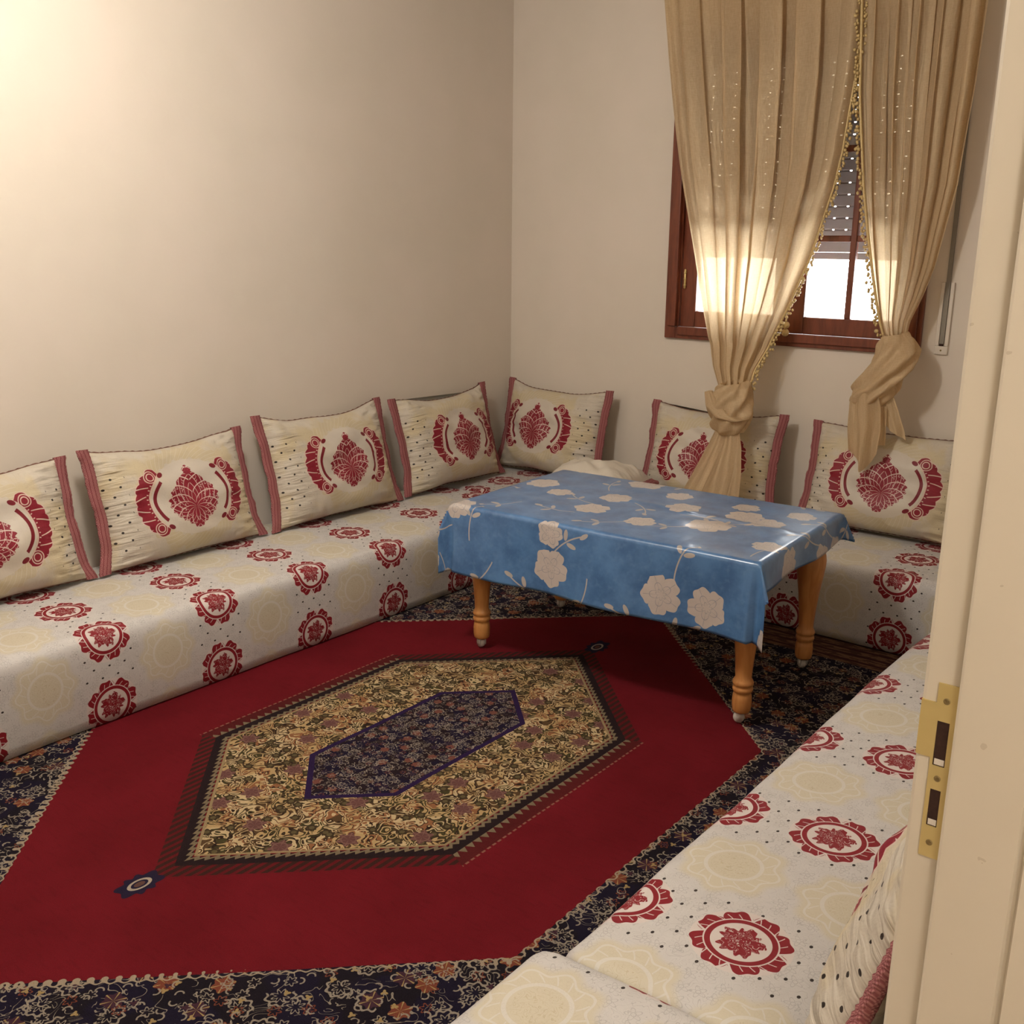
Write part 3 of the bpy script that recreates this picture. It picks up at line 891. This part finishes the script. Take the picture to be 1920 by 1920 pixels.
def on_left(yc, label, tilt=15, off=0.0, z=0.0, **k):
    h = k.get('h', 0.45)
    t = radians(tilt)
    return cushion((0.10 + off + h/2*sin(t), yc, 0.342 + z + h/2*cos(t)), radians(90), t, label, **k)
def on_win(xc, label, tilt=14, off=0.0, z=0.0, rz=0, **k):
    h = k.get('h', 0.45)
    t = radians(tilt)
    return cushion((xc, -0.10 - off - h/2*sin(t), 0.342 + z + h/2*cos(t)), radians(rz), t, label, **k)
G = 'brocade cushions leaning along the walls'
on_left(-3.09, 'ivory and red damask cushion cut off by the left edge of the picture', 14, seed=1.3, group=G, ox=-0.02, w=0.66)
on_left(-2.315, 'damask cushion second from the left edge, its lower right corner spread out', 15, seed=4.1, group=G, ox=0.015, ear=(0.6, 0.6))
on_left(-1.508, 'damask cushion third from the left edge, in the middle of the left wall', 15, seed=7.7, group=G, ox=0.030, ear=(0.6, 0.8), w=0.69, h=0.475, oy=0.0)
on_left(-0.712, 'damask cushion on the left wall closest to the room corner', 15, seed=11.2, group=G, ox=0.045, ear=(0.3, 1.2), w=0.66, h=0.465, z=0.006)
on_win(0.42, 'damask cushion in the room corner, leftmost against the window wall', 13, seed=15.9, group=G, ox=-0.06, oy=0.01, w=0.63, h=0.46, ear=(1.2, 0.4), z=0.006)
on_win(1.375, 'damask cushion under the window half hidden by the left knotted curtain', 14, seed=19.4, group=G, ox=-0.01, oy=-0.02, w=0.66, ear=(0.6, 0))
on_win(2.225, 'damask cushion under the right knotted curtain, beside the door frame', 14, seed=23.0, group=G, ox=0.02, w=0.66, oy=-0.01)
t = radians(17)
cushion((3.252 + 0.225*sin(t), -3.14, 0.368 + 0.225*cos(t)), radians(-86), t, 'cushion seen edge-on against the right wall behind the door frame', seed=27.0, group=G, T=0.068, w=0.56, ox=-0.20, flare=0.0)
# cushion lying flat near the corner
cushion((0.975, -0.53, 0.432), radians(8), radians(90), 'plain ivory cushion lying flat on the banquette behind the blue table', w=0.42, h=0.34, T=0.105, seed=31.0, plain=True, sag=0.01)

# ------------------------------------------------------------------ table
TH = 0.60
tb = tag(empty('coffee_table', (1.7625, -1.385, 0.0), (0, 0, radians(2.9))), 'honey coloured wooden table with turned legs on casters under a blue cloth', 'table')
obj('table_top', bx(-0.595, 0.595, -0.365, 0.365, TH - 0.030, TH, bev=0.006), M_oak, tb)
for s in (-1, 1):
    obj('apron', bx(-0.501, 0.501, s*0.285 - 0.011, s*0.285 + 0.011, TH - 0.105, TH - 0.031, bev=0.003), M_oak, tb)
    obj('apron', bx(s*0.545 - 0.011, s*0.545 + 0.011, -0.241, 0.241, TH - 0.105, TH - 0.031, bev=0.003), M_oak, tb)
lp = [(0.026, 0.042), (0.030, 0.048), (0.032, 0.062), (0.0325, 0.085), (0.030, 0.105), (0.026, 0.112), (0.031, 0.117), (0.0325, 0.124), (0.031, 0.131),
      (0.026, 0.136), (0.031, 0.141), (0.032, 0.148), (0.029, 0.155), (0.0235, 0.165), (0.0235, 0.19), (0.026, 0.24), (0.031, 0.30), (0.038, 0.36),
      (0.043, 0.405), (0.044, 0.43), (0.041, 0.452), (0.034, 0.466), (0.031, 0.472), (0.036, 0.478), (0.036, 0.488)]
lp = [(r*(1.0 + 0.22*min(1.0, max(0.0, (z - 0.10)/0.1))), z) for r, z in lp]
bm = bmesh.new(); lathe(bm, lp, 32)
box(bm, -0.043, 0.043, -0.043, 0.043, 0.488, TH - 0.031, bev=0.004)
leg_me = bpy.data.meshes.new('leg'); bm.to_mesh(leg_me); bm.free()
for f in leg_me.polygons: f.use_smooth = True
bm = bmesh.new()
lathe(bm, [(0.006, 0.030), (0.006, 0.044), (0.014, 0.0442), (0.014, 0.047)], 16)
v0 = len(bm.verts)
wheel = bmesh.new(); lathe(wheel, [(0.012, -0.011), (0.0175, -0.008), (0.019, 0.0), (0.0175, 0.008), (0.012, 0.011)], 20)
bmesh.ops.rotate(wheel, verts=wheel.verts, cent=(0, 0, 0), matrix=Matrix.Rotation(radians(90), 3, 'X'))
bmesh.ops.translate(wheel, verts=wheel.verts, vec=(-0.006, 0, 0.0195))
tmp = bpy.data.meshes.new('w'); wheel.to_mesh(tmp); wheel.free(); bm.from_mesh(tmp)
box(bm, -0.012, 0.008, -0.0155, -0.0125, 0.012, 0.040); box(bm, -0.012, 0.008, 0.0125, 0.0155, 0.012, 0.040)
cast_me = bpy.data.meshes.new('caster'); bm.to_mesh(cast_me); bm.free()
for f in cast_me.polygons: f.use_smooth = True
for sx in (-1, 1):
    for sy in (-1, 1):
        l = obj('leg', leg_me, M_oak, tb); l.location = (sx*0.545, sy*0.285, 0.0085); l.rotation_euler = (0, 0, 0)
        c_ = obj('caster', cast_me, M_caster, l); c_.rotation_euler = (0, 0, random.uniform(-0.8, 0.8))

# tablecloth draped over the table (same heading as the table)
A_, B_ = 0.603, 0.373
ovL, ovR, ovF, ovB = 0.11, 0.105, 0.270, 0.09
ns, nt = 150, 112
P = []; U = []
for i in range(ns + 1):
    s = -A_ - ovL + (2*A_ + ovL + ovR)*i/ns
    row = []; ur = []
    for j in range(nt + 1):
        tt = -B_ - ovF + (2*B_ + ovF + ovB)*j/nt
        ex = max(abs(s) - A_, 0.0); ey = max(abs(tt) - B_, 0.0)
        sx = 1 if s > 0 else -1; sy = 1 if tt > 0 else -1
        x = max(-A_, min(A_, s)); y = max(-B_, min(B_, tt)); z = TH + 0.0035
        rr = 0.012
        def roll(e):      # rounded fold over the edge: outward, down
            if e <= rr*pi/2: return rr*sin(e/rr), rr - rr*cos(e/rr)
            return rr, rr + e - rr*pi/2
        ox_, dx_ = roll(ex); oy_, dy_ = roll(ey)
        mi = min(ex, ey); ma = max(ex, ey)
        if ex > 0 and ey > 0:
            dn = roll(ma + 0.12*mi)[1]
            x += sx*(ox_ + 0.35*mi*(1.0 if ex < ey else 1.3)); y += sy*(oy_ + 0.30*mi)
            z -= dn
        else:
            x += sx*ox_ if ex > 0 else 0; y += sy*oy_ if ey > 0 else 0
            z -= dx_ + dy_
            if ey > 0: y += sy*ey*(0.05 + 0.055*sin(s*11.0 + 0.6) + 0.05*fn(s*5.0, 2.0))
            if ex > 0: x += sx*ex*(0.08 + 0.08*sin(tt*12.0) + 0.05*fn(tt*6.0, 5.0))
            if ex == 0 and ey == 0:
                ed = min(A_ - abs(s), B_ - abs(tt))
                z += (0.0045*max(0, fn(s*3.0 + 2, tt*9.0)) + 0.003*abs(fn(s*9.0, tt*4.0 + 4)) + 0.0035*math.exp(-((tt - 0.06 + 0.10*s)/0.02)**2)*(1 if s > -0.2 else 0))*min(1, ed/0.05)
        row.append(Vector((x, y, z))); ur.append((s, tt))
    P.append(row); U.append(ur)
tc = grid_mesh('tablecloth', P, U, M_cloth)
tc.location = (1.7625, -1.385, 0.0); tc.rotation_euler = (0, 0, radians(2.9))
sm = tc.modifiers.new('thickness', 'SOLIDIFY'); sm.thickness = 0.0012; sm.offset = 1.0
tag(tc, 'shiny blue vinyl tablecloth printed with pale flowers', 'tablecloth')

# ------------------------------------------------------------------ curtains
def panel(parent, tab, folds, seed, ytab, nseg=170, nrow=110, z0=2.78, z1=0.90):
    """tab rows: (z, x_left, x_right); ytab: (z, y, amplitude)"""
    P = []; U = []; edges = ([], [])
    for j in range(nrow + 1):
        z = z0 + (z1 - z0)*j/nrow
        xl, xr = lerp_tab(tab, z); yc, amp = lerp_tab(ytab, z)
        row = []; ur = []
        for i in range(nseg + 1):
            s = i/nseg
            ph = 2*pi*folds*(s + 0.045*fn(s*4 + seed, 1.0) + 0.012*fn(s*6, z*1.1 + seed))
            f = 0.8*sin(ph) + 0.35*sin(2.1*ph + 1.3 + seed) + 1.0*fn(s*8 + seed, z*0.8) + 0.5*fn(s*19 + seed, z*1.3 + 4.0)
            loc = 0.55 + 0.75*abs(fn(s*3.3 + seed, z*0.7, 2.0))
            xs = xl + (xr - xl)*s + (xr - xl)/folds*0.16*sin(2*ph + 0.6 + seed)*min(1, 6*s*(1 - s) + 0.05)
            y = yc + amp*loc*f
            row.append(Vector((xs, y, z))); ur.append((s*1.4, z))
            if i == 0: edges[0].append(Vector((xs, y, z)))
            if i == nseg: edges[1].append(Vector((xs, y, z)))
        P.append(row); U.append(ur)
    grid_mesh('drape', P, U, M_curtain, parent=parent)
    return edges
def fringe(parent, pts, sgn, seed, step_=0.015):
    """dangling gold bobbles along an edge, plus the braid they hang from"""
    rnd = random.Random(seed)
    bm = bmesh.new(); tube(bm, pts, 0.0065, 6)
    obj('fringe_braid', bm, M_gold, parent, True)
    bm = bmesh.new()
    acc = 0.0
    for a, b in zip(pts, pts[1:]):
        L = (b - a).length; acc += L
        while acc > step_:
            acc -= step_
            p = b + (a - b)*(acc/L)
            for q in range(2):
                off = Vector((sgn*rnd.uniform(0.006, 0.024), rnd.uniform(-0.014, 0.006), rnd.uniform(-0.012, 0.006)))
                rr = rnd.uniform(0.005, 0.0078)
                M_ = Matrix.Translation(p + off) @ Matrix.Diagonal((1, 1, 1.25, 1))
                bmesh.ops.create_icosphere(bm, subdivisions=1, radius=rr, matrix=M_)
    o = obj('bobble_fringe', bm, M_gold, parent, True); o['kind'] = 'stuff'
    return o
def knot(parent, path, rad, twist, seed, name='knot', nring=40, nseg=72, fold=7, depth=0.16):
    """a fat twisted wrap of cloth along a path; rad(t)->(rx, ry)"""
    P = []; U = []
    for j in range(nring + 1):
        t = j/nring
        k = t*(len(path) - 1); a = min(int(k), len(path) - 2); f = k - a
        c = Vector(path[a]).lerp(Vector(path[a + 1]), f)
        rx, ry = rad(t)
        row = []; ur = []
        for i in range(nseg + 1):
            an = 2*pi*i/nseg
            w = 1 + depth*sin(fold*(an + twist*t) + 2.0*fn(an*0.8, t*3 + seed)) * (0.5 + 0.5*abs(fn(cos(an)*1.5, sin(an)*1.5 + seed, t*2.0)) * 2) + 0.10*fn(cos(an)*2 + seed, sin(an)*2, t*4)
            row.append(c + Vector((rx*w*cos(an), ry*w*sin(an), 0.02*sin(an + 0.8)*rx/0.09)))
            ur.append((i/nseg*0.6, c.z))
        P.append(row); U.append(ur)
    return grid_mesh(name, P, U, M_curtain, parent=parent)
def tail(parent, tab, folds, seed, amp=0.022, nrow=50, nseg=80, hem=None):
    """tab rows (z, x0, x1, y)"""
    P = []; U = []
    z0, z1 = tab[0][0], tab[-1][0]
    for j in range(nrow + 1):
        t = j/nrow; row = []; ur = []
        for i in range(nseg + 1):
            s = i/nseg
            zz = z0 + (z1 - z0)*t*(1.0 - (hem(s) if hem else 0.0))
            xa, xb, yc = lerp_tab(tab, zz)
            ph = 2*pi*folds*(s + 0.05*fn(s*3 + seed, t*2))
            y = yc + amp*(0.35 + 0.65*t)*(sin(ph) + 0.6*fn(s*6 + seed, t*2.2))
            row.append(Vector((xa + (xb - xa)*s, y, zz))); ur.append((s*0.6, zz))
        P.append(row); U.append(ur)
    return grid_mesh('tail', P, U, M_curtain, parent=parent)

cl = tag(empty('curtain', (0, 0, 0)), 'gold curtain left of the gap, knotted low over a cushion behind the table', 'curtain', 'gold window curtains')
ed = panel(cl, [(2.80, 0.94, 1.905), (2.643, 0.968, 1.908), (2.40, 1.008, 1.915), (2.262, 1.034, 1.913), (2.10, 1.066, 1.90), (1.938, 1.10, 1.888), (1.80, 1.134, 1.865), (1.502, 1.212, 1.785), (1.30, 1.268, 1.716),
                (1.129, 1.322, 1.645), (1.0, 1.385, 1.603), (0.90, 1.455, 1.60)],
           5.0, 2.0, [(2.8, -0.085, 0.028), (2.2, -0.10, 0.032), (1.5, -0.115, 0.034), (1.1, -0.15, 0.030), (0.90, -0.255, 0.020)], z1=0.885)
fringe(cl, [p for p in ed[1]], 1, 3)
knot(cl, [(1.535, -0.27, 0.945), (1.535, -0.285, 0.92), (1.53, -0.295, 0.86), (1.545, -0.30, 0.80), (1.548, -0.30, 0.745), (1.55, -0.295, 0.715)],
     lambda t: (0.030 + 0.066*sin(pi*min(1, 0.08 + t*0.86))**0.55, 0.026 + 0.050*sin(pi*min(1, 0.08 + t*0.86))**0.55), 2.4, 3.0, fold=6, depth=0.15, nring=56, nseg=110)
bm = None
knot(cl, [(1.44, -0.33, 0.90), (1.475, -0.355, 0.845), (1.535, -0.365, 0.80), (1.60, -0.355, 0.785), (1.635, -0.32, 0.79)],
     lambda t: (0.018 + 0.020*sin(pi*t), 0.016 + 0.012*sin(pi*t)), 2.0, 8.0, 'knot_wrap', 26, 40, 4, 0.12)
tail(cl, [(0.74, 1.49, 1.605, -0.325), (0.66, 1.465, 1.635, -0.345), (0.55, 1.425, 1.66, -0.385), (0.42, 1.375, 1.675, -0.43), (0.36, 1.36, 1.68, -0.45)], 2.6, 4.0, 0.020)

cr = tag(empty('curtain', (0, 0, 0)), 'gold curtain right of the gap, twisted into a high knot by the strap', 'curtain', 'gold window curtains')
ed = panel(cr, [(2.80, 1.90, 2.418), (2.524, 1.913, 2.412), (2.156, 1.944, 2.405), (1.796, 1.997, 2.385), (1.60, 2.036, 2.352), (1.47, 2.066, 2.33), (1.35, 2.098, 2.296), (1.25, 2.128, 2.258), (1.17, 2.16, 2.248)],
           5.5, 6.0, [(2.8, -0.095, 0.026), (2.2, -0.11, 0.030), (1.5, -0.125, 0.028), (1.17, -0.15, 0.016)], z1=1.165)
fringe(cr, [p for p in ed[0]], -1, 4)
knot(cr, [(2.205, -0.155, 1.20), (2.215, -0.165, 1.165), (2.225, -0.175, 1.12), (2.20, -0.185, 1.05), (2.165, -0.195, 0.98), (2.145, -0.20, 0.925), (2.14, -0.20, 0.89)],
     lambda t: (0.026 + 0.068*sin(pi*min(1, 0.06 + t*0.80))**0.7, 0.024 + 0.050*sin(pi*min(1, 0.06 + t*0.80))**0.7), 3.4, 5.0, fold=5, depth=0.16, nring=60, nseg=110)
tail(cr, [(0.965, 2.085, 2.19, -0.255), (0.90, 2.075, 2.215, -0.265), (0.80, 2.085, 2.23, -0.275), (0.70, 2.10, 2.225, -0.285), (0.62, 2.135, 2.20, -0.29)], 1.6, 6.0, 0.022,
     hem=lambda s: 0.25*abs(2*s - 1)**1.5)
tail(cr, [(0.95, 2.17, 2.235, -0.20), (0.88, 2.19, 2.27, -0.215), (0.80, 2.205, 2.305, -0.225), (0.765, 2.215, 2.315, -0.23)], 1.3, 9.0, 0.014, hem=lambda s: 0.35*(1 - s))
tail(cr, [(0.90, 2.15, 2.23, -0.24), (0.80, 2.155, 2.24, -0.25), (0.735, 2.16, 2.245, -0.255)], 1.5, 12.0, 0.014)

rod = tag(empty('curtain_rod', (1.68, -0.09, 2.80)), 'curtain rod above the window holding both gold curtains', 'rod')
bm = bmesh.new(); tube(bm, [(-0.86, 0, 0), (0.86, 0, 0)], 0.012, 14); obj('pole', bm, M_brass, rod, True)
for s in (-1, 1):
    bm = bmesh.new(); bmesh.ops.create_uvsphere(bm, u_segments=16, v_segments=10, radius=0.028, matrix=Matrix.Translation((s*0.88, 0, 0)))
    obj('finial', bm, M_brass, rod, True)
    bm = bmesh.new(); box(bm, s*0.80 - 0.008, s*0.80 + 0.008, 0.0, 0.088, -0.008, 0.008); box(bm, s*0.80 - 0.015, s*0.80 + 0.015, 0.084, 0.09, -0.03, 0.03)
    obj('bracket', bm, M_brass, rod)

# pull cord with two gold balls between the curtains
pc = tag(empty('pull_cord', (1.668, -0.052, 1.165)), 'cord with two gold balls hanging at the window between the curtains', 'cord')
bm = bmesh.new(); tube(bm, [(0, 0, 0.05), (0.002, 0, 0.2), (0.0, 0, 0.5), (0.0, 0, 1.63)], 0.0028, 6); obj('cord', bm, M_white, pc, True)
for z in (0.0, 0.034):
    bm = bmesh.new(); bmesh.ops.create_uvsphere(bm, u_segments=16, v_segments=12, radius=0.0175, matrix=Matrix.Translation((0, 0, z)))
    obj('ball', bm, M_gold, pc, True)

bpy.context.view_layer.update()
